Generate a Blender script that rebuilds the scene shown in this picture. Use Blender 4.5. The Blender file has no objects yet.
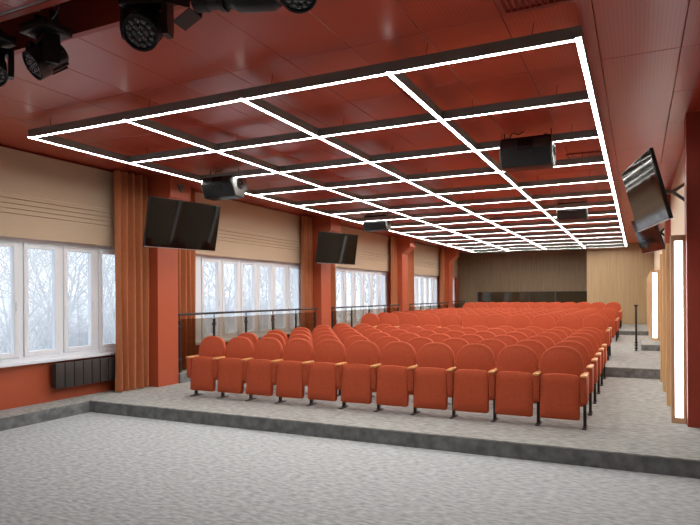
import bpy, bmesh, math, random
from mathutils import Vector, Matrix
random.seed(7)
S = bpy.context.scene
COL = S.collection

# ------------------------------------------------------------------ camera, world, exposure
cam_d = bpy.data.cameras.new('camera')
cam_d.sensor_width = 36.0
cam_d.lens = 597.95 / 700 * 36.0
cam_d.shift_y = (296.15 - 262.5) / 700
cam_d.clip_start = 0.05
cam_d.clip_end = 400
cam = bpy.data.objects.new('camera', cam_d)
COL.objects.link(cam)
EYE = 1.78
_r = Vector((0.90133268, 0.43308265, -0.00622976)); _u = Vector((0.00561519, 0.00269805, 0.99998059)); _f = Vector((-0.43309106, 0.90135018, 0))
cam.matrix_world = Matrix(((_r.x, _u.x, -_f.x, 0), (_r.y, _u.y, -_f.y, 0), (_r.z, _u.z, -_f.z, EYE), (0, 0, 0, 1)))
S.camera = cam

world = bpy.data.worlds.new('winter_sky'); S.world = world
world.use_nodes = True
wb = world.node_tree.nodes['Background']
wb.inputs[0].default_value = (0.97, 0.985, 1.0, 1)
wb.inputs[1].default_value = 2.1

S.view_settings.view_transform = 'Standard'
S.view_settings.look = 'None'
S.view_settings.exposure = -0.3
S.view_settings.gamma = 1.0
S.view_settings.use_curve_mapping = False
LED = 66.0            # ceiling light lines
PANEL_LED = 9.0       # upright light panels on the right wall

# ------------------------------------------------------------------ materials
def srgb(r, g, b):
    f = lambda c: (c / 255 / 12.92) if c <= 10.31 else ((c / 255 + 0.055) / 1.055) ** 2.4
    return (f(r), f(g), f(b), 1)

def mat(name, col, rough=0.6, metal=0.0, spec=0.5, sheen=0.0, coat=0.0):
    m = bpy.data.materials.new(name); m.use_nodes = True
    p = m.node_tree.nodes['Principled BSDF']
    p.inputs['Base Color'].default_value = col
    p.inputs['Roughness'].default_value = rough
    p.inputs['Metallic'].default_value = metal
    p.inputs['Specular IOR Level'].default_value = spec
    p.inputs['Sheen Weight'].default_value = sheen
    p.inputs['Coat Weight'].default_value = coat
    return m

def node(m, t, **kw):
    n = m.node_tree.nodes.new(t)
    for k, v in kw.items():
        setattr(n, k, v)
    return n

def noise_col(m, c1, c2, scale=(1, 1, 1), ns=5.0, detail=3.0, lo=0.35, hi=0.65, bump=0.0, bscale=None):
    """object-space noise between two colours, optional bump"""
    nt = m.node_tree; p = nt.nodes['Principled BSDF']
    tc = node(m, 'ShaderNodeTexCoord'); mp = node(m, 'ShaderNodeMapping')
    mp.inputs['Scale'].default_value = scale
    nt.links.new(tc.outputs['Object'], mp.inputs['Vector'])
    n = node(m, 'ShaderNodeTexNoise'); n.inputs['Scale'].default_value = ns; n.inputs['Detail'].default_value = detail
    nt.links.new(mp.outputs[0], n.inputs['Vector'])
    r = node(m, 'ShaderNodeValToRGB')
    r.color_ramp.elements[0].position = lo; r.color_ramp.elements[0].color = c1
    r.color_ramp.elements[1].position = hi; r.color_ramp.elements[1].color = c2
    nt.links.new(n.outputs['Fac'], r.inputs[0])
    nt.links.new(r.outputs[0], p.inputs['Base Color'])
    if bump:
        b = node(m, 'ShaderNodeBump'); b.inputs['Strength'].default_value = bump; b.inputs['Distance'].default_value = 0.01
        nt.links.new(n.outputs['Fac'], b.inputs['Height'])
        nt.links.new(b.outputs[0], p.inputs['Normal'])
    return m

def emit(name, col, s):
    m = bpy.data.materials.new(name); m.use_nodes = True
    nt = m.node_tree; nt.nodes.remove(nt.nodes['Principled BSDF'])
    e = nt.nodes.new('ShaderNodeEmission'); e.inputs[0].default_value = col; e.inputs[1].default_value = s
    nt.links.new(e.outputs[0], nt.nodes['Material Output'].inputs[0])
    return m

def glass(name, tint, refl=0.08, rough=0.02, grazing=True):
    m = bpy.data.materials.new(name); m.use_nodes = True
    nt = m.node_tree; nt.nodes.remove(nt.nodes['Principled BSDF'])
    t = nt.nodes.new('ShaderNodeBsdfTransparent'); t.inputs[0].default_value = tint
    g = nt.nodes.new('ShaderNodeBsdfGlossy'); g.inputs['Roughness'].default_value = rough
    lw = nt.nodes.new('ShaderNodeFresnel'); lw.inputs[0].default_value = 1.45
    mx = nt.nodes.new('ShaderNodeMixShader')
    ge = nt.nodes.new('ShaderNodeNewGeometry'); sb = nt.nodes.new('ShaderNodeMath'); sb.operation = 'SUBTRACT'; sb.inputs[0].default_value = 1.0
    ml = nt.nodes.new('ShaderNodeMath'); ml.operation = 'MULTIPLY'        # the far face of a pane has no second mirror image
    nt.links.new(ge.outputs['Backfacing'], sb.inputs[1]); nt.links.new(lw.outputs[0], ml.inputs[0]); nt.links.new(sb.outputs[0], ml.inputs[1])
    nt.links.new(ml.outputs[0], mx.inputs[0])
    nt.links.new(t.outputs[0], mx.inputs[1]); nt.links.new(g.outputs[0], mx.inputs[2])
    nt.links.new(mx.outputs[0], nt.nodes['Material Output'].inputs[0])
    return m

M = {}
M['stage_carpet'] = noise_col(mat('stage_carpet', (1, 1, 1, 1), 0.95, spec=0.1), srgb(150, 155, 157), srgb(190, 195, 196), (1, 2.4, 1), 12, 5, 0.34, 0.68, 0.12)
M['hall_carpet'] = noise_col(mat('hall_carpet', (1, 1, 1, 1), 0.95, spec=0.1), srgb(134, 135, 132), srgb(170, 171, 167), (1, 3.4, 1), 10, 5, 0.36, 0.66, 0.12)
M['riser_carpet'] = noise_col(mat('riser_carpet', (1, 1, 1, 1), 0.95, spec=0.1), srgb(104, 107, 108), srgb(134, 137, 138), (1, 1, 1), 9, 6, 0.36, 0.66, 0.15)
M['red_paint'] = mat('red_paint', srgb(178, 84, 52), 0.5)
M['dark_red_paint'] = mat('dark_red_paint', srgb(158, 62, 46), 0.5)
M['ceiling_red'] = mat('ceiling_red', srgb(176, 66, 45), 0.34, spec=0.9)
M['ceiling_void'] = mat('ceiling_void', srgb(50, 26, 22), 0.8)
M['cream_wall'] = mat('cream_wall', srgb(214, 196, 170), 0.7)
M['blind'] = noise_col(mat('blind', (1, 1, 1, 1), 0.9, spec=0.2), srgb(186, 166, 142), srgb(196, 176, 152), (30, 30, 6), 12, 2)
M['curtain'] = noise_col(mat('curtain', (1, 1, 1, 1), 0.75, spec=0.2, sheen=0.2), srgb(168, 100, 64), srgb(180, 112, 72), (30, 30, 2), 5, 2)
M['white_frame'] = mat('white_frame', srgb(234, 240, 247), 0.35)
M['window_glass'] = glass('window_glass', (0.93, 0.95, 0.97, 1))
M['rail_glass'] = glass('rail_glass', (0.72, 0.68, 0.62, 1))
M['booth_glass'] = mat('booth_glass', srgb(62, 56, 40), 0.06, spec=0.8)
M['black_metal'] = mat('black_metal', srgb(30, 30, 33), 0.4, spec=0.5)
M['black_plastic'] = mat('black_plastic', srgb(22, 22, 24), 0.42)
M['grille_black'] = noise_col(mat('grille_black', (1, 1, 1, 1), 0.6), srgb(8, 8, 8), srgb(30, 31, 32), (1, 1, 1), 90, 1)
M['grey_plastic'] = mat('grey_plastic', srgb(62, 64, 66), 0.5)
M['silver'] = mat('silver', srgb(118, 120, 118), 0.45)
M['profile'] = mat('profile', srgb(134, 140, 136), 0.45)
M['wire'] = mat('wire', srgb(60, 40, 36), 0.5)
M['screen'] = mat('screen', srgb(14, 11, 9), 0.05, spec=0.2)
M['bezel'] = mat('bezel', srgb(14, 14, 15), 0.35)
M['light_edge'] = mat('light_edge', srgb(190, 190, 190), 0.3, metal=0.6)
M['led'] = emit('led', (1.0, 0.975, 0.93, 1), LED)
M['panel_led'] = emit('panel_led', (0.95, 0.97, 1.0, 1), PANEL_LED)
M['lens'] = mat('lens', srgb(60, 62, 66), 0.1, spec=1.0, coat=0.6)
M['radiator'] = mat('radiator', srgb(56, 52, 50), 0.45)
M['arm_wood'] = noise_col(mat('arm_wood', (1, 1, 1, 1), 0.35, coat=0.2), srgb(206, 146, 82), srgb(222, 166, 104), (12, 1.5, 12), 6, 3)
M['snow'] = noise_col(mat('snow', (1, 1, 1, 1), 0.9), srgb(206, 212, 220), srgb(238, 242, 246), (0.2, 0.2, 0.2), 2, 5)
M['bark'] = noise_col(mat('bark', (1, 1, 1, 1), 0.9), srgb(196, 202, 208), srgb(226, 230, 234), (1, 1, 1), 4, 3)  # bark lightened, winter haze is put into its colour
M['haze_tint'] = noise_col(mat('haze_tint', (1, 1, 1, 1), 0.9), srgb(192, 197, 203), srgb(220, 223, 228), (1, 1, 1), 2, 4)  # pale colour stands in for haze over distant trees and thickets

def seat_fabric():
    m = noise_col(mat('seat_fabric', (1, 1, 1, 1), 0.8, spec=0.15, sheen=0.25), srgb(170, 75, 48), srgb(180, 83, 54), (1, 1, 1), 30, 4, 0.3, 0.7, 0.05)
    p = m.node_tree.nodes['Principled BSDF']
    p.inputs['Sheen Roughness'].default_value = 0.35
    p.inputs['Sheen Tint'].default_value = srgb(255, 190, 160)
    return m
M['seat_fabric'] = seat_fabric()

def wood_mat(name, c1, c2):
    m = mat(name, c1, 0.5)
    nt = m.node_tree; p = nt.nodes['Principled BSDF']
    tc = node(m, 'ShaderNodeTexCoord'); mp = node(m, 'ShaderNodeMapping'); mp.inputs['Scale'].default_value = (14, 14, 0.35)
    nt.links.new(tc.outputs['Object'], mp.inputs['Vector'])
    n = node(m, 'ShaderNodeTexNoise'); n.inputs['Scale'].default_value = 2.2; n.inputs['Detail'].default_value = 5
    nt.links.new(mp.outputs[0], n.inputs['Vector'])
    r = node(m, 'ShaderNodeValToRGB')
    r.color_ramp.elements[0].position = .3; r.color_ramp.elements[0].color = c1
    r.color_ramp.elements[1].position = .7; r.color_ramp.elements[1].color = c2
    nt.links.new(n.outputs['Fac'], r.inputs[0]); nt.links.new(r.outputs[0], p.inputs['Base Color'])
    return m
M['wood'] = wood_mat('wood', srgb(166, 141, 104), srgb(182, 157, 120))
M['dark_wood'] = wood_mat('dark_wood', srgb(122, 104, 78), srgb(142, 122, 94))  # same grain as the other wood, in a darker brown
M['panel_wood'] = wood_mat('panel_wood', srgb(188, 150, 106), srgb(206, 172, 128))
M['frame_wood'] = wood_mat('frame_wood', srgb(190, 158, 122), srgb(208, 178, 142))

# perforated ceiling cassettes: fine parallel rows of holes
def perforate(m):
    nt = m.node_tree; p = nt.nodes['Principled BSDF']
    tc = node(m, 'ShaderNodeTexCoord')
    w = node(m, 'ShaderNodeTexWave'); w.wave_type = 'BANDS'; w.bands_direction = 'X'; w.inputs['Scale'].default_value = 10.0
    nt.links.new(tc.outputs['Object'], w.inputs['Vector'])
    r = node(m, 'ShaderNodeValToRGB')
    r.color_ramp.elements[0].position = .1; r.color_ramp.elements[0].color = srgb(166, 58, 40)
    r.color_ramp.elements[1].position = .55; r.color_ramp.elements[1].color = srgb(178, 67, 46)
    nt.links.new(w.outputs['Fac'], r.inputs[0]); nt.links.new(r.outputs[0], p.inputs['Base Color'])
perforate(M['ceiling_red'])

# ------------------------------------------------------------------ helpers
class MB:
    def __init__(s): s.bm = bmesh.new()
    def box(s, x0, x1, y0, y1, z0, z1, bevel=0.0, seg=2, mtx=None):
        r = bmesh.ops.create_cube(s.bm, size=1.0)
        vs = r['verts']
        for v in vs:
            v.co = Vector(((x0 + x1) / 2 + v.co.x * (x1 - x0), (y0 + y1) / 2 + v.co.y * (y1 - y0), (z0 + z1) / 2 + v.co.z * (z1 - z0)))
        if bevel:
            es = list({e for v in vs for e in v.link_edges})
            r2 = bmesh.ops.bevel(s.bm, geom=es, offset=bevel, segments=seg, affect='EDGES', profile=0.5)
            vs = list({v for f in r2['faces'] for v in f.verts} | {v for v in vs if v.is_valid})
        if mtx is not None:
            bmesh.ops.transform(s.bm, matrix=mtx, verts=vs)
        return s
    def tube(s, a, b, r0, r1=None, seg=12, caps=True):
        a = Vector(a); b = Vector(b); r1 = r0 if r1 is None else r1
        d = b - a; L = d.length
        q = d.to_track_quat('Z', 'Y').to_matrix().to_4x4()
        bmesh.ops.create_cone(s.bm, cap_ends=caps, segments=seg, radius1=r0, radius2=r1, depth=L, matrix=Matrix.Translation((a + b) / 2) @ q)
        return s
    def lathe(s, prof, mtx=None, seg=24):
        """prof: [(radius, height)] about local Z"""
        mtx = mtx or Matrix()
        rings = []
        for r, h in prof:
            if r < 1e-6:
                rings.append([s.bm.verts.new(mtx @ Vector((0, 0, h)))])
            else:
                rings.append([s.bm.verts.new(mtx @ Vector((r * math.cos(2 * math.pi * i / seg), r * math.sin(2 * math.pi * i / seg), h))) for i in range(seg)])
        for A, B in zip(rings, rings[1:]):
            for i in range(seg):
                j = (i + 1) % seg
                if len(A) == 1 and len(B) == 1: continue
                if len(A) == 1: s.bm.faces.new((A[0], B[i], B[j]))
                elif len(B) == 1: s.bm.faces.new((A[i], A[j], B[0]))
                else: s.bm.faces.new((A[i], A[j], B[j], B[i]))
        return s
    def prism(s, pts, lo, hi, axis='X', bevel=0.0):
        """polygon pts in the plane across the axis, extruded lo..hi"""
        def P(a, b, t):
            return Vector((t, a, b)) if axis == 'X' else (Vector((a, t, b)) if axis == 'Y' else Vector((a, b, t)))
        A = [s.bm.verts.new(P(a, b, lo)) for a, b in pts]; B = [s.bm.verts.new(P(a, b, hi)) for a, b in pts]
        n = len(pts)
        s.bm.faces.new(A); s.bm.faces.new(B[::-1])
        for i in range(n):
            s.bm.faces.new((A[i], B[i], B[(i + 1) % n], A[(i + 1) % n]))
        if bevel:
            vs = set(A + B)
            es = [e for e in s.bm.edges if e.verts[0] in vs and e.verts[1] in vs]
            bmesh.ops.bevel(s.bm, geom=es, offset=bevel, segments=2, affect='EDGES', profile=0.5)
        return s
    def cushion(s, outline, cx, cz, layers, mtx=None):
        """outline [(x,z)] scaled about (cx,cz) in each layer (scale, y): a padded pillow shape"""
        mtx = mtx or Matrix(); rings = []
        for sc, y in layers:
            if sc == 0: rings.append([s.bm.verts.new(mtx @ Vector((cx, y, cz)))])
            else: rings.append([s.bm.verts.new(mtx @ Vector((cx + (x - cx) * sc, y, cz + (z - cz) * sc))) for x, z in outline])
        n = len(outline)
        for A, B in zip(rings, rings[1:]):
            for i in range(n):
                j = (i + 1) % n
                if len(A) == 1: s.bm.faces.new((A[0], B[i], B[j]))
                elif len(B) == 1: s.bm.faces.new((A[i], A[j], B[0]))
                else: s.bm.faces.new((A[i], A[j], B[j], B[i]))
        return s
    def mesh(s, name, m, smooth=35):
        bmesh.ops.recalc_face_normals(s.bm, faces=s.bm.faces[:])
        me = bpy.data.meshes.new(name); s.bm.to_mesh(me); s.bm.free()
        me.materials.append(m)
        if smooth:
            for p in me.polygons: p.use_smooth = True
            me.set_sharp_from_angle(angle=math.radians(smooth))
        return me
    def build(s, name, m, parent=None, smooth=35, **tags):
        o = bpy.data.objects.new(name, s.mesh(name, m, smooth)); COL.objects.link(o)
        if parent is not None: o.parent = parent
        for k, v in tags.items(): o[k] = v
        return o

def tag(o, label=None, cat=None, group=None, kind=None):
    if label: o['label'] = label
    if cat: o['category'] = cat
    if group: o['group'] = group
    if kind: o['kind'] = kind
    return o

def empty(name, loc, label=None, cat=None, group=None, kind=None, rz=0.0):
    o = bpy.data.objects.new(name, None); COL.objects.link(o)
    o.empty_display_size = 0.2
    o.location = loc; o.rotation_euler = (0, 0, rz)
    return tag(o, label, cat, group, kind)

def struct(name, mb, m, label=None, smooth=0):
    return tag(mb.build(name, m, None, smooth), label, None, None, 'structure')

def copy_tree(o, parent=None):
    c = o.copy(); COL.objects.link(c)
    if parent is not None: c.parent = parent
    for ch in o.children: copy_tree(ch, c)
    return c

ORD = ['first', 'second', 'third', 'fourth', 'fifth', 'sixth', 'seventh', 'eighth', 'ninth', 'tenth', 'eleventh', 'twelfth']

# ------------------------------------------------------------------ levels and planes
CEIL = 3.96; GRID = 3.76
ZA, ZB, ZC = 0.18, 0.37, 0.52
XW = -8.20           # left wall, room face
XC = -7.70           # room face of the left columns
COLY = [(8.12, 8.64), (14.24, 14.80), (20.42, 21.00), (26.45, 27.02)]
XR = 0.64

# ------------------------------------------------------------------ floor and platforms
struct('floor', MB().box(-8.45, 3.2, -3.2, 6.64, -0.2, 0), M['stage_carpet'], 'pale grey carpet of the lower floor in the foreground')

def platform(name, x0, x1, y0, y1, z0, z1, label):
    """carpeted block: top and darker riser are separate meshes"""
    struct(name, MB().box(x0, x1, y0, y1, z1 - 0.012, z1), M['hall_carpet'], label)
    return z1
for nm, x0, x1, y0, y1, z, lab in (
        ('floor_front', XW - .25, 3.2, 6.64, 12.66, ZA, 'grey carpet of the first seating level'),
        ('floor_side', XW - .25, -7.70, -3.2, 6.64, ZA, 'narrow carpeted ledge along the left wall'),
        ('floor_middle', XW - .25, XR + .3, 12.66, 22.80, ZB, 'grey carpet of the second seating level'),
        ('floor_window', XW - .25, -7.66, 8.64, 12.66, ZB, 'raised carpeted strip behind the glass railing'),
        ('floor_landing', 0.08, XR + .3, 16.69, 20.0, ZC, 'raised landing beside the right wall'),
        ('floor_rear', XW - .25, XR + .3, 22.80, 30.2, ZC, 'grey carpet of the rear seating level')):
    struct(nm, MB().box(x0, x1, y0, y1, z - 0.015, z), M['hall_carpet'], lab)
for nm, x0, x1, y0, y1, z0, z1, lab in (
        ('trim_1', XW - .25, 3.2, 6.64, 12.66, -.2, ZA - .015, 'dark grey riser of the long front step'),
        ('trim_2', XW - .25, -7.70, -3.2, 6.64, -.2, ZA - .015, 'grey riser of the ledge along the left wall'),
        ('trim_3', XW - .25, XR + .3, 12.66, 22.80, -.2, ZB - .015, 'dark grey riser of the second step in the aisle'),
        ('trim_4', XW - .25, -7.66, 8.64, 12.66, ZA, ZB - .015, 'grey side of the raised strip by the windows'),
        ('trim_5', 0.08, XR + .3, 16.69, 20.0, ZB, ZC - .015, 'dark grey riser of the side landing'),
        ('trim_6', XW - .25, XR + .3, 22.80, 30.2, -.2, ZC - .015, 'dark grey riser of the last step')):
    struct(nm, MB().box(x0, x1, y0, y1, z0, z1), M['riser_carpet'], lab)

# ------------------------------------------------------------------ left wall with window openings
WZ0, WZ1 = 0.84, 2.68
PITCH = 0.688
WINC = [-2.0, 4.15, 10.25, 16.40, 22.55, 28.80]            # first pane centre of every bay
wins = [(c - .54, c + PITCH * 5 + .40) for c in WINC]
wins[5] = (28.40, 29.20)
b = MB()
b.box(XW - .25, XW, -3.2, 30.2, -.2, WZ0)
struct('wall_left', b, M['red_paint'], 'orange painted wall under the windows')
b = MB()
b.box(XW - .25, XW, -3.2, 30.2, WZ1, CEIL + .3)
edges = [-3.2] + [v for w in wins for v in w] + [30.2]
for i in range(0, len(edges), 2):
    if edges[i + 1] - edges[i] > .02: b.box(XW - .25, XW, edges[i], edges[i + 1], WZ0, WZ1)
struct('wall_left_upper', b, M['red_paint'], 'orange painted wall around the windows')

def window(n, y0, y1, first, count, lab):
    w = empty('window_%d' % n, (XW - .07, y0, WZ0), lab, None, None, 'structure')
    f = MB(); h = WZ1 - WZ0; L = y1 - y0
    j = first - y0 - PITCH / 2 + .02
    f.box(-.18, .04, 0, j, 0, h); f.box(-.18, .04, L - .07, L, 0, h)
    f.box(-.18, .04, j, L - .07, 0, .06); f.box(-.18, .04, j, L - .07, h - .07, h)
    for k in range(count - 1):
        c = first + PITCH * (k + .5) - y0
        f.box(-.04, .04, c - .035, c + .035, .06, h - .07)
    f.build('window_frame', M['white_frame'], w, 0)
    for k in range(count):
        c = first + PITCH * k - y0
        s = MB(); a = (PITCH - .07) / 2 - .008; g = a - .075
        z0, z1 = .068, h - .078
        s.box(-.03, .055, c - a, c - g, z0, z1, .006, 1); s.box(-.03, .055, c + g, c + a, z0, z1, .006, 1)
        s.box(-.03, .055, c - g, c + g, z0, z0 + .075, .006, 1); s.box(-.03, .055, c - g, c + g, z1 - .075, z1, .006, 1)
        so = s.build('sash', M['white_frame'], w, 0)
        MB().box(.005, .011, c - g, c + g, z0 + .075, z1 - .075).build('pane', M['window_glass'], so, 0)
        if k % 2 == 0:
            MB().box(.055, .075, c + a - .045, c + a - .025, .75, .88, .004, 1).build('handle', M['white_frame'], so)
    MB().box(-.05, .17, -.1, L + .1, -.043, .002, .008, 2).build('window_sill', M['white_frame'], w)
window(1, *wins[0], WINC[0], 6, 'unseen white window added beside the stage to let in daylight')  # out of view, added to bring daylight onto the foreground
window(2, *wins[1], WINC[1], 6, 'nearest white window with bare trees behind it')
window(3, *wins[2], WINC[2], 6, 'white window behind the first glass railing')
window(4, *wins[3], WINC[3], 6, 'white window behind the second glass railing')
window(5, *wins[4], WINC[4], 6, 'white window behind the third glass railing')
window(6, *wins[5], WINC[5], 1, 'last white window in the far left corner')

# ------------------------------------------------------------------ other walls
struct('wall_right', MB().box(XR, XR + .3, 8.60, 30.2, -.2, CEIL + .3), M['cream_wall'], 'cream wall on the right above the wooden panels')
struct('wall_right_near', MB().box(3.2, 3.5, -3.2, 8.6, -.2, CEIL + .3), M['cream_wall'])
struct('wall_right_return', MB().box(1.3, 3.2, 8.24, 8.6, -.2, CEIL + .3), M['cream_wall'])
struct('wall_stage', MB().box(XW - .25, 3.5, -3.5, -3.2, -.2, CEIL + .3), M['cream_wall'])

def panel_wall(name, x0, x1, y, z0, z1, xs, zs, m, label):
    """wood cladding on a wall facing the stage, with thin joints between the boards"""
    b = MB()
    b.box(x0, x1, y + .03, y + .10, z0, z1)
    for i in range(len(xs) - 1):
        for k in range(len(zs) - 1):
            b.box(xs[i] + .003, xs[i + 1] - .003, y, y + .03, zs[k] + .003, zs[k + 1] - .003)
    return struct(name, b, m, label)
BX0 = -1.98
panel_wall('wall_back', BX0, XR, 28.0, ZC, CEIL, [BX0, -.67, XR], [ZC, 2.46, CEIL], M['wood'], 'pale wood panelled wall at the right end of the back')
struct('wall_back_core', MB().box(BX0, XR, 28.10, 30.2, ZC, CEIL + .2), M['wood'])
panel_wall('wall_back_recess', XW, BX0, 29.80, ZC, CEIL, [XW + i * (BX0 - XW) / 5 for i in range(6)], [ZC, 1.95, 2.95, CEIL], M['dark_wood'], 'darker wood wall recessed behind the rear rows')
struct('wall_back_outer', MB().box(XW - .25, XR + .3, 29.92, 30.2, -.2, CEIL + .3), M['wood'])

# ------------------------------------------------------------------ ceiling
b = MB()
SX = [.361 - .653 * k for k in range(-5, 14)]; SX = sorted([x for x in SX if XW < x < 3.2] + [XW, 3.2])
SY = [4.73 + 1.3 * k for k in range(-1, 20)]
SY = [3.50] + [y for y in SY if 3.6 < y < 29.5] + [29.92]
random.seed(3)
for i in range(len(SX) - 1):
    for k in range(len(SY) - 1):
        x0, x1, y0, y1 = SX[i] + .002, SX[i + 1] - .002, SY[k] + .002, SY[k + 1] - .002
        c = Vector(((x0 + x1) / 2, (y0 + y1) / 2, CEIL + .03))
        rot = Matrix.Translation(c) @ Matrix.Rotation(random.gauss(0, .0022), 4, 'X') @ Matrix.Rotation(random.gauss(0, .0028), 4, 'Y') @ Matrix.Translation(-c)
        vs0 = len(b.bm.verts)
        b.box(x0, x1, y0, y1, CEIL, CEIL + .05, mtx=rot)
# chamfered lower edges so that the joints catch light
dn = [e for e in b.bm.edges if all(v.co.z < CEIL + .02 for v in e.verts)]
bmesh.ops.bevel(b.bm, geom=dn, offset=.004, segments=1, affect='EDGES')
struct('ceiling', b, M['ceiling_red'], 'dark red metal cassette ceiling')
b = MB()
for i in range(len(SX) - 1):
    for y0, y1 in ((1.0, 2.0), (2.0, 2.98)):
        b.box(SX[i] + .004, SX[i + 1] - .004, y0 + .004, y1, CEIL, CEIL + .05)
b.box(XW, 3.2, -3.2, 1.0, CEIL, CEIL + .05)
struct('ceiling_stage', b, M['ceiling_red'], 'dark red ceiling over the stage')
struct('ceiling_slab', MB().box(XW - .25, 3.5, -3.5, 30.2, CEIL + .58, CEIL + .8), M['ceiling_void'])
b = MB()
b.box(XW, 3.2, 3.44, 3.50, CEIL - .02, CEIL + .58); b.box(XW, 3.2, 2.98, 3.04, CEIL - .02, CEIL + .58)
struct('trim_7', b, M['dark_red_paint'], 'dark red edges of the long ceiling slot')
struct('trim_8', MB().box(XW, 3.2, 2.965, 2.98, CEIL - .012, CEIL + .02), M['light_edge'], 'thin bright metal edge of the ceiling slot')

# ------------------------------------------------------------------ columns
def column(n, y0, y1, lab, x0=XW, x1=XC, side=1, m='red_paint', z0=.0, haunch=True):
    b = MB()
    if haunch:
        e = x1 + .30
        b.prism([(x0, z0), (x1, z0), (x1, 3.30), (e, 3.56), (e, CEIL), (x0, CEIL)], y0, y1, 'Y')
    else:
        b.box(x0, x1, y0, y1, z0, CEIL)
    return struct('trim_%d' % n, b, M[m], lab)
zz = [ZA, ZB, ZB, ZC]
labs = ['orange column with bracketed top beside the nearest curtain', 'orange column with bracketed top behind the second left screen',
        'third orange column along the windows', 'farthest orange column along the windows']
for i, (y0, y1) in enumerate(COLY): column(9 + i, y0, y1, labs[i], z0=zz[i])
column(13, 8.24, 8.60, 'dark red column at the right edge of the picture', x0=.54, x1=1.3, m='dark_red_paint', z0=ZA, haunch=False)
column(14, 14.20, 14.75, 'dark red column between the wooden light panels', x0=.54, x1=XR, m='dark_red_paint', z0=ZB, haunch=False)

# ------------------------------------------------------------------ roman blinds
def blind(y0, y1, z0, lab):
    pts = [(0, CEIL - .03), (.035, CEIL - .03)]
    fold = z0 + .32
    pts += [(.035, fold + .31)]
    for k in range(4):
        z = fold + .30 - k * .072
        pts += [(.050, z), (.050, z - .058), (.030, z - .066)]
    pts += [(.035, fold), (.035, z0), (0, z0)]
    b = MB(); b.prism([(XW + .06 + x, z) for x, z in pts], y0, y1, 'Y')
    o = b.build('roman_blind', M['blind'], None, 0); o.location = (0, 0, 0)
    return tag(o, lab, 'blind', 'beige roman blinds over the windows')
blind(3.55, 7.68, 2.66, 'beige roman blind lowered over the nearest window')
blind(9.55, 14.05, 2.66, 'beige roman blind over the window behind the first glass railing')
blind(15.75, 20.25, 2.66, 'beige roman blind over the window behind the second glass railing')
blind(22.05, 26.40, 2.66, 'beige roman blind over the window behind the third glass railing')
blind(28.25, 29.25, 2.66, 'narrow beige roman blind in the far left corner')

# ------------------------------------------------------------------ curtains
def curtain(y0, y1, z0, lab, x=-7.97, seed=1):
    rnd = random.Random(seed); b = MB(); bm = b.bm
    n = max(24, int((y1 - y0) / .012)); z1 = CEIL - .04; rows = 9
    ph = rnd.random() * 6; L = y1 - y0
    def off(t, v):
        s = t * L
        a = .062 + .016 * math.sin(s * 5.1 + ph)
        w = math.sin(2 * math.pi * s / .15 + ph + .6 * math.sin(s * 9 + ph) + .25 * math.sin(v * 3 + s * 4))
        return a * w * (.75 + .3 * (1 - v))
    grid = []
    for r in range(rows + 1):
        v = r / rows
        grid.append([(Vector((x + off(i / n, v), y0 + L * i / n + .012 * math.sin(v * 5 + i * .2), z0 + .01 + (z1 - z0 - .01) * v))) for i in range(n + 1)])
    F = [[bm.verts.new(p) for p in row] for row in grid]
    B = [[bm.verts.new(p - Vector((.012, 0, 0))) for p in row] for row in grid]
    for r in range(rows):
        for i in range(n):
            bm.faces.new((F[r][i], F[r][i + 1], F[r + 1][i + 1], F[r + 1][i]))
            bm.faces.new((B[r][i], B[r + 1][i], B[r + 1][i + 1], B[r][i + 1]))
    for r in range(rows):
        for i in (0, n):
            bm.faces.new((F[r][i], F[r + 1][i], B[r + 1][i], B[r][i]))
    for i in range(n):
        for r in (0, rows):
            bm.faces.new((F[r][i], B[r][i], B[r][i + 1], F[r][i + 1]))
    o = b.build('curtain', M['curtain'], None, 60)
    return tag(o, lab, 'curtain', 'rust orange curtains along the windows')
curtain(7.37, 8.105, ZA, 'wide rust orange curtain in front of the nearest column', x=-7.895, seed=2)
curtain(8.80, 9.45, ZB, 'rust orange curtain just behind the first column and below the first screen', seed=3)
curtain(13.70, 14.22, ZB, 'rust orange curtain at the far end of the first railing', seed=4)
curtain(14.95, 15.62, ZB, 'rust orange curtain just behind the second column', seed=5)
curtain(20.0, 20.38, ZB, 'rust orange curtain at the far end of the second railing', x=-7.93, seed=6)
curtain(21.1, 22.3, ZB, 'rust orange curtain just behind the third column', seed=7)
curtain(26.0, 26.42, ZC, 'rust orange curtain in front of the farthest column', x=-7.93, seed=8)

# ------------------------------------------------------------------ radiator
t = empty('radiator', (XW + .061, 6.30, .38), 'dark flat panel radiator on the orange wall under the nearest window', 'radiator')
MB().box(0, .05, 0, 1.36, .02, .37, .004).build('back_panel', M['radiator'], t)
for k in range(8):
    MB().box(.052, .10, .006 + k * .17, .164 + k * .17, 0, .39, .006, 2).build('panel_section', M['radiator'], t)
MB().box(-.06, 0, .15, .19, .30, .33).build('wall_bracket', M['radiator'], t); MB().box(-.06, 0, 1.15, 1.19, .30, .33).build('wall_bracket', M['radiator'], t)

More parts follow.
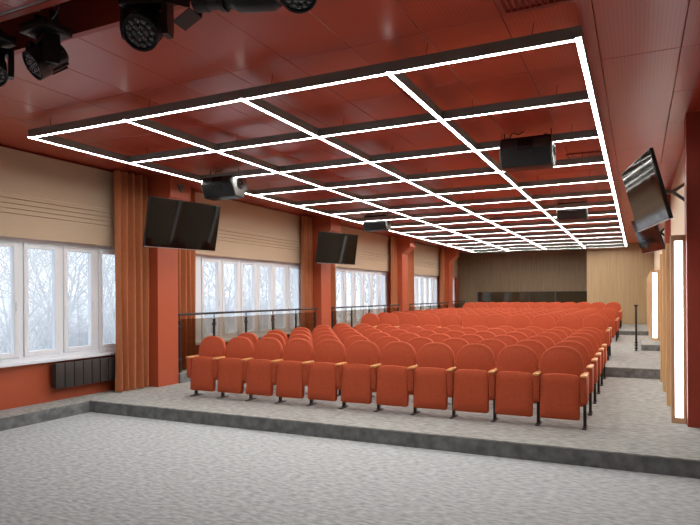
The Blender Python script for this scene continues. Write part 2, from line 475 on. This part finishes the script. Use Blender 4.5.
# ------------------------------------------------------------------ glass railings
def railing(y0, y1, posts, z0, lab, top=1.455, x=-7.735):
    t = empty('glass_railing', (x, y0, z0), lab, 'railing', 'glass railings along the windows')
    h = top - z0; L = y1 - y0
    b = MB(); b.tube((0, 0, h), (0, L, h), .022, seg=14)
    b.build('handrail', M['black_metal'], t)
    ps = [.03] + [p - y0 for p in posts] + [L - .03]
    for i, y in enumerate(ps):
        b = MB()
        b.tube((0, y, 0), (0, y, h - .12), .026, seg=14); b.tube((0, y, h - .12), (0, y, h - .02), .011, seg=10)
        b.tube((0, y, h - .145), (0, y, h - .115), .034, seg=14)
        po = b.build('post', M['black_metal'], t)
        MB().tube((0, y, 0), (0, y, .014), .055, seg=18).build('base_flange', M['black_metal'], po)
        for z in (.22, h - .24):
            MB().box(-.02, .02, y - .055, y + .055, z, z + .045, .006, 1).build('clamp', M['black_metal'], po)
    MB().lathe([(0, -.035), (.026, -.025), (.036, 0), (.026, .025), (0, .035)], Matrix.Translation((0, L, h)), 16).build('end_cap', M['black_metal'], t)
    for a, c in zip(ps, ps[1:]):
        MB().box(-.006, .006, a + .035, c - .035, .03, h - .09).build('glass_pane', M['rail_glass'], t, 0)
    return t
railing(8.68, 13.98, [9.73, 10.83, 11.90, 12.95], ZB, 'black glass railing between the first and second columns')
railing(14.92, 20.12, [16.2, 17.5, 18.8], ZB, 'black glass railing between the second and third columns')
railing(21.30, 26.32, [22.55, 23.75, 25.0], ZB, 'black glass railing between the third and fourth columns')
railing(27.10, 29.2, [28.2], ZC, 'short black glass railing in the far left corner', top=1.50)

# ------------------------------------------------------------------ control booth in the back wall
t = empty('booth_window', (-7.20, 29.80, .95), 'low dark control booth window across the recessed back wall', 'window')
W = -2.0 + 7.20
MB().box(0, W, -.05, -.003, 0, .99).build('dark_glass', M['booth_glass'], t, 0)
for x in (0.03, 1.25, 2.48, 3.7):
    MB().box(x - .03, x + .03, -.09, -.05, 0, .97, .004).build('post', M['black_metal'], t)
MB().box(0, 1.25, -.085, -.055, .72, .75).build('rail', M['black_metal'], t)

# ------------------------------------------------------------------ upright light panels on the right wall
def light_panel(x0, y, z0, z1, l0, l1, lab, depth=.16, x1=XR - .002, right=None):
    r = right if right is not None else x1
    t = empty('upright_wall_light', (x0, y, z0), lab, 'light panel', 'upright light panels along the right wall')
    h = z1 - z0; w = r - x0; a = l0 - x0; c = l1 - x0
    b = MB()
    b.box(0, a, 0, depth, 0, h); b.box(c, w, 0, depth, 0, h)
    b.box(a, c, 0, depth, 0, .07); b.box(a, c, 0, depth, h - .07, h); b.box(a, c, .05, depth, .07, h - .07)
    b.build('frame', M['frame_wood'] if right else M['panel_wood'], t, 0)
    MB().box(a + .004, c - .004, .012, .05, .074, h - .074, .003, 1).build('light_strip', M['panel_led'], t, 0)
    return t
PT = EYE + .73
light_panel(.374, 8.42, ZA, PT, .415, .508, 'nearest tall wooden light panel beside the dark red column', right=.538, depth=.17)
light_panel(.374, 9.67, ZA, PT, .452, .530, 'second wooden light panel from the dark red column, mostly behind the nearest')
light_panel(.374, 11.04, ZA, PT, .452, .530, 'third wooden light panel from the dark red column, seen as a narrow edge')
light_panel(.374, 12.27, ZA, PT, .452, .530, 'fourth wooden light panel, on the step just before the riser')
light_panel(.340, 18.30, ZC, EYE + .66, .375, .49, 'tall lit wooden panel standing on the raised side landing', depth=1.69)
struct('trim_15', MB().box(.34, XR, 20.0, 27.99, ZB, EYE + .66), M['panel_wood'], 'wood panelling along the right wall beyond the side landing')

# ------------------------------------------------------------------ barrier post
t = empty('barrier_post', (-.03, 16.50, ZB), 'slim black floor post standing at the edge of the side landing', 'post')
MB().lathe([(0, 0), (.05, 0), (.05, .012), (.024, .016), (.024, 1.12), (0, 1.12)]).build('pole', M['black_metal'], t)
for z in (.06, .14, .20): MB().lathe([(.02, z), (.045, z), (.045, z + .022), (.02, z + .022)]).build('collar', M['black_metal'], t)
MB().lathe([(0, 1.115), (.05, 1.115), (.05, 1.15), (0, 1.16)]).build('cap', M['black_metal'], t)

# ------------------------------------------------------------------ auditorium chairs
def arch(w, z0, z1, n=20, k=.5):
    """outline of a cushion with straight sides and a half-ellipse top"""
    h = w / 2; zs = z1 - (z1 - z0) * k
    pts = [(-h + .03, z0), (h - .03, z0), (h - .008, z0 + .012), (h, z0 + .035)]
    for i in range(n + 1):
        a = math.pi * i / n
        e = 2 / 2.5
        cx, sx = math.cos(a), math.sin(a)
        pts.append((h * math.copysign(abs(cx) ** e, cx), zs + (z1 - zs) * abs(sx) ** e))
    pts += [(-h, z0 + .035), (-h + .008, z0 + .012)]
    return pts
def seat_outline(w, z0, z1, n=12):
    h = w / 2; pts = [(-h + .025, z0), (h - .025, z0), (h - .006, z0 + .008), (h, z0 + .03)]
    r = .045
    pts += [(h, z1 - .03 - r), (h - .008, z1 - .045), (h - .03, z1 - .022)]
    for i in range(n + 1):
        x = (h - .045) * (1 - 2 * i / n)
        pts.append((x, z1 - .018 * (x / h) ** 2))
    pts += [(-h + .03, z1 - .022), (-h + .008, z1 - .045), (-h, z1 - .03 - r), (-h, z0 + .03), (-h + .006, z0 + .008)]
    return pts
def seat_mesh():
    b = MB()
    T = Matrix.Translation((0, -.165, 0)) @ Matrix.Translation((0, 0, .12)) @ Matrix.Rotation(math.radians(-6), 4, 'X') @ Matrix.Translation((0, 0, -.12))
    b.cushion(seat_outline(.452, .115, .655), 0, .385, [(0, .06), (.55, .058), (.90, .05), (.985, .034), (1, .015), (1, -.026), (.988, -.036), (.96, -.042), (.6, -.044), (0, -.045)], T)
    return b.mesh('seat', M['seat_fabric'], 50)
def back_mesh():
    b = MB()
    T = Matrix.Translation((0, .035, .40)) @ Matrix.Rotation(math.radians(-9), 4, 'X') @ Matrix.Translation((0, 0, -.40))
    b.cushion(arch(.515, .36, .972, k=.45), 0, .66, [(0, .05), (.6, .05), (.93, .045), (.985, .03), (1, .01), (1, -.018), (.985, -.034), (.95, -.042), (.90, -.040), (.80, -.046), (.5, -.056), (0, -.06)], T)
    return b.mesh('backrest', M['seat_fabric'], 60)
ME = {'seat': seat_mesh(), 'back': back_mesh()}
b = MB(); b.prism([(-.185, .335), (-.165, .30), (.17, .30), (.20, .34), (.20, .60), (.19, .622), (-.18, .622), (-.19, .605)], -.034, .034, 'X', .008)
ME['panel'] = b.mesh('side_panel', M['seat_fabric'], 40)
b = MB(); b.box(-.038, .038, -.205, .17, .622, .650, .010, 3)
ME['cap'] = b.mesh('arm_cap', M['arm_wood'], 40)
b = MB(); b.box(-.018, .018, -.025, .025, .008, .36, .004, 1)
ME['leg'] = b.mesh('leg', M['black_metal'], 30)
b = MB(); b.box(-.026, .026, -.13, .13, 0, .012, .004, 1); b.box(-.024, .024, -.05, .05, .010, .022, .004, 1)
ME['foot'] = b.mesh('foot', M['black_metal'], 30)
b = MB(); b.box(-.235, .235, -.04, .06, .37, .41, .005, 1)
ME['frame'] = b.mesh('seat_frame', M['black_metal'], 30)
CP = .538
def child(name, me, par, loc=(0, 0, 0)):
    o = bpy.data.objects.new(name, me); COL.objects.link(o); o.parent = par; o.location = loc
    return o
def make_chair(both):
    t = empty('auditorium_chair', (0, 0, 0))
    child('seat', ME['seat'], t); child('backrest', ME['back'], t); child('seat_frame', ME['frame'], t)
    for sx in ((1, -1) if both else (1,)):
        p = child('side_panel', ME['panel'], t, (sx * CP / 2, 0, 0)); child('arm_cap', ME['cap'], p)
        l = child('leg', ME['leg'], t, (sx * CP / 2, 0, 0)); child('foot', ME['foot'], l)
    return t
protos = {False: make_chair(False), True: make_chair(True)}
used = set()
XCH = -.845
rows = []
for i in range(6): rows.append(('front block', i, 7.70 + .942 * i, ZA, range(0, 11)))
for i in range(9): rows.append(('middle block', i, 14.05 + .95 * i, ZB, range(1 if 2 <= i <= 5 else 0, 11)))
for i in range(3): rows.append(('rear block', i, 24.10 + .95 * i, ZC, range(0, 11)))
for block, i, y, z, ks in rows:
    ks = list(ks)
    for n, k in enumerate(ks):
        last = k == ks[-1]
        if last not in used:
            c = protos[last]; used.add(last)
        else:
            c = copy_tree(protos[last])
        c.location = (XCH - CP * k, y, z)
        if n == 0: w = 'at the right end of'
        elif last: w = 'at the left end of'
        else: w = ORD[n] + ' from the right in'
        tag(c, 'orange-red auditorium chair %s the %s row of the %s' % (w, ORD[i], block), 'chair', 'folded auditorium chairs, %s row of the %s' % (ORD[i], block))

# ------------------------------------------------------------------ suspended grid of light lines
def channel(a, c, h, axis, b=None):
    """slim aluminium channel open downwards: a body and two lips beside the diffuser"""
    b = b or MB()
    b.box(a[0], c[0], a[1], c[1], .0085, h)
    if axis == 'Y':
        b.box(a[0], a[0] + .003, a[1], c[1], 0, .0085); b.box(c[0] - .003, c[0], a[1], c[1], 0, .0085)
    else:
        b.box(a[0], c[0], a[1], a[1] + .003, 0, .0085); b.box(a[0], c[0], c[1] - .003, c[1], 0, .0085)
    return b
GX0, GD, GY0 = -6.748, 1.587, 4.96
g = empty('light_grid', (GX0, GY0, GRID), 'large black suspended grid of bright white light lines under the red ceiling', 'ceiling light')
GW, GL = GD * 4, GD * 14
for i in range(5):
    x = i * GD
    r = channel((x - .024, -.024), (x + .024, GL + .024), .1, 'Y').build('long_rail', M['profile'], g, 0)
    MB().box(x - .0208, x + .0208, -.022, GL + .022, .0025, .008).build('diffuser', M['led'], r, 0)
for k in range(15):
    y = k * GD
    r = MB()
    for i in range(4): channel((i * GD + .024, y - .024), ((i + 1) * GD - .024, y + .024), .099, 'X', r)
    r = r.build('cross_rail', M['profile'], g, 0)
    d = MB()
    for i in range(4): d.box(i * GD + .0215, (i + 1) * GD - .0215, y - .0208, y + .0208, .0026, .008)
    d.build('diffuser', M['led'], r, 0)
for k in range(0, 15):
    for i in range(0, 5):
        x, y = i * GD + (.35 if i < 4 else -.35), k * GD
        MB().tube((x, y, .095), (x + .015, y, CEIL - GRID + .004), .0028, seg=6).build('suspension_wire', M['wire'], g)

# ------------------------------------------------------------------ hanging loudspeakers
def loudspeaker(x, y, z, lab, pitch=0, rz=0):
    t = empty('loudspeaker', (x, y, z), lab, 'loudspeaker', 'black loudspeakers hanging in the light grid', None, rz)
    prof = [(-.23, .02), (-.14, -.20), (.10, -.21), (.23, -.02), (.16, .17), (-.15, .19)]
    MB().prism(prof, -.315, .315, 'X', .012).build('cabinet', M['black_plastic'], t)
    # grey front bands with the dark horn mouth between them
    n = Vector((0, -.93, .36))
    for lo, hi in ((-.30, -.10), (.10, .30)):
        MB().prism([(-.236, .018), (-.226, .06), (-.180, .155), (-.168, .15)], lo, hi, 'X').build('front_band', M['grey_plastic'], t, 0)
    MB().prism([(-.225, .03), (-.232, .05), (-.190, .135), (-.18, .13)], -.10, .10, 'X').build('horn_mouth', M['grille_black'], t, 0)
    MB().prism([(-.228, -.005), (-.235, -.01), (-.200, -.075), (-.19, -.07)], -.09, .09, 'X').build('port_slot', M['grille_black'], t, 0)
    for s in (-1, 1):
        sc = [(a * .93, c * .93) for a, c in prof]
        e = MB().prism(sc, min(s * .315, s * .333), max(s * .315, s * .333), 'X', .004).build('end_plate', M['silver'], t)
        R = Matrix.Translation((s * .333, -.01, .01)) @ Matrix.Rotation(s * math.pi / 2, 4, 'Y')
        MB().lathe([(0, 0), (.088, 0), (.088, .006), (.066, .006), (.066, .012), (0, .012)], R, 24).build('pivot_ring', M['black_metal'], e)
        for a, c in ((-.05, .05), (.05, -.05)):
            MB().tube((s * .34, a * .6, c * .6 + .01), (s * .352, a * .6, c * .6 + .01), .014, seg=10).build('bolt', M['silver'], e)
        MB().tube((s * .30, .0, .17), (s * .30, .0, CEIL - z + .003), .008, seg=8).build('hanging_rod', M['black_metal'], t)
        for yy in (-.09, .09):
            MB().box(s * .24 - .02, s * .24 + .02, yy - .02, yy + .02, .17, .215, .004).build('rigging_bracket', M['silver'], t)
    pts = [(-.22, .05, .18), (-.24, .05, .25), (-.21, .04, .30), (-.12, .03, .27), (-.05, .02, CEIL - z + .003)]
    b = MB()
    for a, c in zip(pts, pts[1:]): b.tube(a, c, .007, seg=8)
    b.build('cable', M['black_plastic'], t)
    return t
SZ = EYE + 1.90
loudspeaker(-6.36, 8.30, SZ - .01, 'black loudspeaker with silver end plate beside the nearest left screen', rz=math.radians(0))
loudspeaker(-1.30, 8.18, SZ - .02, 'largest black loudspeaker, hanging at the right in the light grid')
loudspeaker(-6.25, 14.72, SZ + .05, 'black loudspeaker with silver end plate above the second left screen')
loudspeaker(-1.34, 14.72, SZ + .03, 'far black loudspeaker at the right in the light grid')

# ------------------------------------------------------------------ wall screens
def screen(loc, yaw, tilt, mount, lab, w=1.45, h=.826, group='tilted wall screens'):
    """screen facing local +X turned by yaw, tipped down by tilt; mount = point on the wall"""
    t = empty('television', loc, lab, 'television', group)
    Rm = Matrix.Rotation(yaw, 4, 'Z') @ Matrix.Rotation(tilt, 4, 'Y')
    t.rotation_euler = Rm.to_euler()
    MB().box(-.045, 0, -w / 2, w / 2, -h / 2, h / 2, .006, 2).build('case', M['bezel'], t)
    MB().box(0, .003, -w / 2 + .010, w / 2 - .010, -h / 2 + .018, h / 2 - .010).build('screen', M['screen'], t, 0)
    MB().box(0, .004, -w / 2 + .006, w / 2 - .006, -h / 2 + .004, -h / 2 + .012).build('bottom_strip', M['light_edge'], t, 0)
    MB().box(-.085, -.045, -.45, .45, -.22, .22, .01).build('rear_housing', M['bezel'], t)
    b = MB().box(-.105, -.085, -.06, .06, -.20, .20, .004)
    br = b.build('mount_plate', M['black_metal'], t)
    inv = (Matrix.Translation(loc) @ Rm).inverted()
    wp = Vector(mount)
    p0 = Vector((-.11, 0, 0)); tl = [inv @ (wp + Vector((0, 0, dz))) for dz in (.16, -.16)]
    mid = (p0 + (tl[0] + tl[1]) / 2) / 2
    b = MB()
    b.tube(p0 + Vector((.02, 0, 0)), mid, .028, seg=10)
    for q in tl: b.tube(mid, q, .022, seg=10)
    b.build('bracket_arm', M['black_metal'], t)
    k = MB().tube(tl[0] + (tl[0] - tl[1]) * .25, tl[1] + (tl[1] - tl[0]) * .25, .035, seg=10).build('wall_plate', M['black_metal'], t)
    return t
screen((-6.97, 7.99, EYE + 1.226), math.radians(-12.7), math.radians(11.8), (XC - .01, 8.40, EYE + 1.25), 'large black screen hanging tilted in front of the nearest orange column')
screen((-7.14, 14.14, EYE + 1.258), math.radians(-18.1), math.radians(9.1), (XC - .01, 14.5, EYE + 1.27), 'black screen hanging tilted on the second orange column')
screen((.07, 8.24, EYE + 1.24), math.radians(192.5), math.radians(14.3), (XR + .01, 9.1, EYE + 1.35), 'nearest black screen on the right wall, reflecting the light lines')
screen((.197, 14.90, EYE + 1.333), math.radians(196.0), math.radians(18.4), (XR + .01, 15.2, EYE + 1.40), 'farther black screen on the right wall, half hidden behind the nearest')

# ------------------------------------------------------------------ small ceiling and wall fittings
def vent(x0, x1, y0, y1, lab):
    t = empty('ceiling_vent', ((x0 + x1) / 2, (y0 + y1) / 2, CEIL - .02), lab, 'vent')
    w, l = (x1 - x0) / 2, (y1 - y0) / 2
    b = MB()
    b.box(-w, -w + .03, -l, l, 0, .022); b.box(w - .03, w, -l, l, 0, .022); b.box(-w + .03, w - .03, -l, -l + .03, 0, .022); b.box(-w + .03, w - .03, l - .03, l, 0, .022)
    b.build('frame', M['dark_red_paint'], t, 0)
    n = int(2 * w / .045)
    for i in range(n):
        x = -w + .04 + i * (2 * w - .08) / (n - 1)
        MB().box(-.002, .002, -l + .03, l - .03, -.012, .012, mtx=Matrix.Translation((x, 0, .010)) @ Matrix.Rotation(.6, 4, 'Y')).build('slat', M['dark_red_paint'], t, 0)
vent(-.93, -.31, 4.10, 4.68, 'dark slatted square vent in the ceiling before the light grid')
vent(-.98, -.42, 9.80, 10.25, 'slatted vent in the ceiling beside the right loudspeaker')
t = empty('wall_sensor', (XC + .30, 8.38, 3.73), 'small pale triangular sensor on the bracket of the nearest column', 'sensor')
MB().prism([(-.09, .07), (.09, .07), (0, -.07)], 0, .035, 'X', .004).build('housing', M['silver'], t)
for z in (.045, .015, -.015): MB().box(.036, .04, -.06 * (z + .08) / .12, .06 * (z + .08) / .12, z - .006, z + .006).build('slot', M['black_metal'], t, 0)

# ------------------------------------------------------------------ stage lights in the ceiling slot
pipe = MB().tube((-8.19, 3.24, CEIL + .16), (3.19, 3.24, CEIL + .16), .024, seg=14).build('lighting_pipe', M['black_metal'])
tag(pipe, 'long black pipe in the dark ceiling slot carrying the stage lights', 'pipe')

def moving_head(x, lab, pan, tilt, y=3.24, drop=.0, sc=1.0):
    z = CEIL - .02 + drop
    t = empty('moving_head_light', (x, y, z), lab, 'stage light', 'black moving-head stage lights in the ceiling slot')
    t.scale = (sc, sc, sc)
    b = MB().box(-.15, .15, -.13, .13, -.075, .0, .012, 2); b.box(-.155, .155, -.10, .10, -.06, -.015, .004, 1)
    b.build('base', M['black_plastic'], t)
    for s in (-.09, .09):
        c = MB(); c.box(s - .015, s + .015, -.03, .03, 0, .10 - drop, .004)
        c.lathe([(.026, -.018), (.042, -.018), (.042, .018), (.026, .018)], Matrix.Translation((s, 0, .18 - drop)) @ Matrix.Rotation(math.pi / 2, 4, 'Y'), 18)
        c.build('clamp', M['black_metal'], t)
    pts = [Vector((.10, -.04, .0)), Vector((.17, -.05, .03)), Vector((.19, -.03, .09)), Vector((.14, 0, .15)), Vector((.10, 0, .18 - drop))]
    b = MB()
    for a, c in zip(pts, pts[1:]): b.tube(a, c, .004, seg=6)
    b.build('safety_cable', M['silver'], t)
    Rp = Matrix.Rotation(pan, 4, 'Z')
    b = MB()
    b.lathe([(0, -.075), (.075, -.075), (.075, -.105), (0, -.105)], None, 24)
    b.box(-.165, .165, -.055, .055, -.145, -.10, .015, 2, mtx=Rp)
    for s in (-1, 1):
        b.prism([(-.055, -.11), (.055, -.11), (.065, -.27), (.045, -.335), (-.045, -.335), (-.065, -.27)], min(s * .125, s * .165), max(s * .125, s * .165), 'X')
        nv = len(b.bm.verts)
        b.bm.verts.ensure_lookup_table()
        bmesh.ops.transform(b.bm, matrix=Rp, verts=b.bm.verts[nv - 12:])
    b.build('yoke', M['black_plastic'], t)
    H = Matrix.Translation((0, 0, -.27)) @ Rp @ Matrix.Rotation(tilt, 4, 'X') @ Matrix.Rotation(math.pi, 4, 'X')   # lens along local +Z, straight down at tilt 0
    hd = MB().lathe([(0, -.16), (.07, -.155), (.098, -.12), (.108, -.05), (.112, .06), (.116, .10), (.116, .125), (.104, .125), (.104, .112), (0, .112)], H, 28).build('head', M['black_plastic'], t)
    for a in range(12):
        an = a * math.pi / 6
        MB().box(-.006, .006, .098, .116, -.12, .02, mtx=H @ Matrix.Rotation(an, 4, 'Z')).build('cooling_fin', M['black_metal'], hd, 0)
    spots = [(0, 0)] + [(.038 * math.cos(i * math.pi / 3), .038 * math.sin(i * math.pi / 3)) for i in range(6)] + [(.076 * math.cos(i * math.pi / 6), .076 * math.sin(i * math.pi / 6)) for i in range(12)]
    for px, py in spots:
        MB().lathe([(.018, 0), (.016, .006), (.008, .010), (0, .0115)], H @ Matrix.Translation((px, py, .112)), 12).build('lens', M['lens'], hd)
    return t
moving_head(-4.22, 'black stage light at the top left, its lens turned down to the left', math.radians(-22), math.radians(-54), drop=.0)
moving_head(-3.17, 'large black stage light at the top, lens facing the camera', math.radians(22), math.radians(-48), drop=.08, sc=1.1)
moving_head(-4.90, 'black stage light cut off by the left edge of the picture', math.radians(60), math.radians(-40), drop=.06)
moving_head(-1.90, 'black stage light whose lower rim only shows at the top edge', math.radians(30), math.radians(-35), drop=.06)

t = empty('profile_spotlight', (-2.40, 3.24, CEIL - .18), 'black profile spotlight with shutter flaps lying along the top edge', 'stage light')
D = Matrix.Rotation(math.radians(8), 4, 'Z') @ Matrix.Rotation(math.radians(-84), 4, 'Y')      # barrel axis = local +Z -> points to -X
D = Matrix.Translation((0, 0, -.03)) @ D
MB().lathe([(0, -.34), (.06, -.34), (.085, -.30), (.085, -.05), (.07, -.02), (.06, 0), (.06, .18), (.072, .19), (.072, .28), (.058, .28), (.058, .27), (0, .27)], D, 24).build('barrel', M['black_plastic'], t)
MB().lathe([(.061, .05), (.075, .05), (.075, .08), (.061, .08)], D, 24).build('focus_ring', M['black_metal'], t)
b = MB().box(-.012, .012, -.02, .02, -.02, .42); b.box(-.12, .12, -.012, .012, -.03, -.01)
b.build('yoke', M['black_metal'], t)
for a in (0, 90, 180, 270):
    fm = D @ Matrix.Rotation(math.radians(a), 4, 'Z') @ Matrix.Translation((.075, 0, .28)) @ Matrix.Rotation(math.radians(35), 4, 'Y')
    MB().box(-.003, .003, -.075, .075, 0, .15, mtx=fm).build('shutter_flap', M['black_metal'], t, 0)

# ------------------------------------------------------------------ winter view outside the windows
b = MB(); bm = b.bm
nx, ny = 30, 24; G = []
rnd = random.Random(11)
for i in range(nx + 1):
    row = []
    for k in range(ny + 1):
        d = (i / nx) ** 1.6 * 130; y = -60 + 200 * k / ny
        zg = -3.2 + 5.5 * min(1, max(0, (d - 20) / 90)) + rnd.uniform(-.2, .2) * min(1, d / 15)
        row.append(bm.verts.new((XW - .3 - d, y, zg)))
    G.append(row)
for i in range(nx):
    for k in range(ny): bm.faces.new((G[i][k], G[i + 1][k], G[i + 1][k + 1], G[i][k + 1]))
struct('ground', b, M['snow'], 'snow covered ground outside the windows', 60)

def tree_mesh(name, seed, h, m, twigs=6):
    rnd = random.Random(seed); b = MB(); bm = b.bm
    def seg(a, c, r0, r1, n):
        d = (c - a).normalized(); u = d.orthogonal().normalized(); v = d.cross(u)
        A = [bm.verts.new(a + (u * math.cos(2 * math.pi * i / n) + v * math.sin(2 * math.pi * i / n)) * r0) for i in range(n)]
        C = [bm.verts.new(c + (u * math.cos(2 * math.pi * i / n) + v * math.sin(2 * math.pi * i / n)) * r1) for i in range(n)]
        for i in range(n): bm.faces.new((A[i], A[(i + 1) % n], C[(i + 1) % n], C[i]))
    def grow(p, d, L, r, lev):
        n = 6 if lev == 0 else (4 if lev < 3 else 3)
        parts = 4 if lev == 0 else 2
        for s in range(parts):
            d = (d + Vector((rnd.gauss(0, .11), rnd.gauss(0, .11), rnd.gauss(.04, .06)))).normalized()
            q = p + d * (L / parts); r2 = r * (.80 if lev == 0 else .72)
            seg(p, q, r, r2, n)
            if lev < twigs and (s > 0 or lev > 0):
                for _ in range(3 if lev == 0 else rnd.choice((1, 2, 2))):
                    ax = d.orthogonal().normalized(); ax.rotate(Matrix.Rotation(rnd.uniform(0, 6.28), 3, d))
                    nd = (d * rnd.uniform(.55, .95) + ax * rnd.uniform(.5, .9)).normalized()
                    grow(q, nd, L * rnd.uniform(.48, .66), r2 * .62, lev + 1)
            p, r = q, r2
    grow(Vector((0, 0, -.1)), Vector((0, 0, 1)), h * .62, h * .011, 0)
    return b.mesh(name, m, 60)
near = [tree_mesh('bare_tree', 20 + i, 1.0, M['bark']) for i in range(4)]
far = [tree_mesh('haze_tinted_tree', 40 + i, 1.0, M['haze_tint']) for i in range(3)]
def ground_z(d): return -3.2 + 5.5 * min(1, max(0, (d - 20) / 90))
rnd = random.Random(5)
def plant(x, y, h, me, nm, lab, grp):
    o = bpy.data.objects.new(nm, me); COL.objects.link(o)
    d = XW - .3 - x
    o.location = (x, y, ground_z(d) - .2); o.rotation_euler = (0, 0, rnd.uniform(0, 6.28)); o.scale = (h, h, h)
    tag(o, lab, 'tree', grp)
for x, y, h in ((-19, 12.5, 9), (-22, 15.5, 10), (-24, 17, 11), (-21, 19.5, 9.5), (-27, 14.5, 10), (-27, 19, 12), (-30, 22.5, 12), (-24, 24.5, 9.5), (-33, 26, 13), (-26, 31, 10), (-35, 36, 12), (-30, 43, 11), (-38, 50, 12), (-20, 27.5, 8)):
    plant(x, y, h, near[rnd.randrange(4)], 'bare_tree', 'bare grey winter tree standing in the snow outside the windows', 'bare trees outside the windows')
for i in range(90):
    x = -rnd.uniform(34, 72); y = 8 + i * 1.25 + rnd.uniform(-1.2, 1.2)
    plant(x, y, rnd.uniform(10, 15), far[rnd.randrange(3)], 'haze_tinted_tree', 'tree coloured pale to suggest haze in the wood beyond the bare trees', 'trees coloured pale for haze in the distance')

def shrub_mesh(seed):
    rnd = random.Random(seed); b = MB()
    for i in range(70):
        a = rnd.uniform(0, 6.28); e = rnd.uniform(.5, 1.45); L = rnd.uniform(.5, 1.0)
        p = Vector((rnd.gauss(0, .12), rnd.gauss(0, .12), 0)); d = Vector((math.cos(a) * math.cos(e), math.sin(a) * math.cos(e), math.sin(e)))
        for s in range(3):
            q = p + d * L / 3
            b.tube(p, q, .010 - .003 * s, .007 - .003 * s, seg=3, caps=False)
            for _ in range(2):
                t = (d + Vector((rnd.gauss(0, .5), rnd.gauss(0, .5), rnd.gauss(.1, .3)))).normalized()
                b.tube(q, q + t * L * .25, .004, .001, seg=3, caps=False)
            p = q; d = (d + Vector((rnd.gauss(0, .15), rnd.gauss(0, .15), .05))).normalized()
    return b.mesh('haze_tinted_shrub', M['haze_tint'], 60)
shr = [shrub_mesh(70 + i) for i in range(3)]
for i in range(60):
    x = -rnd.uniform(24, 48); y = 11 + i * .95 + rnd.uniform(-.8, .8)
    plant(x, y, rnd.uniform(2.6, 4.8), shr[rnd.randrange(3)], 'haze_tinted_shrub', 'low thicket coloured pale to suggest haze between the trees outside the windows', 'thickets coloured pale for haze under the trees')
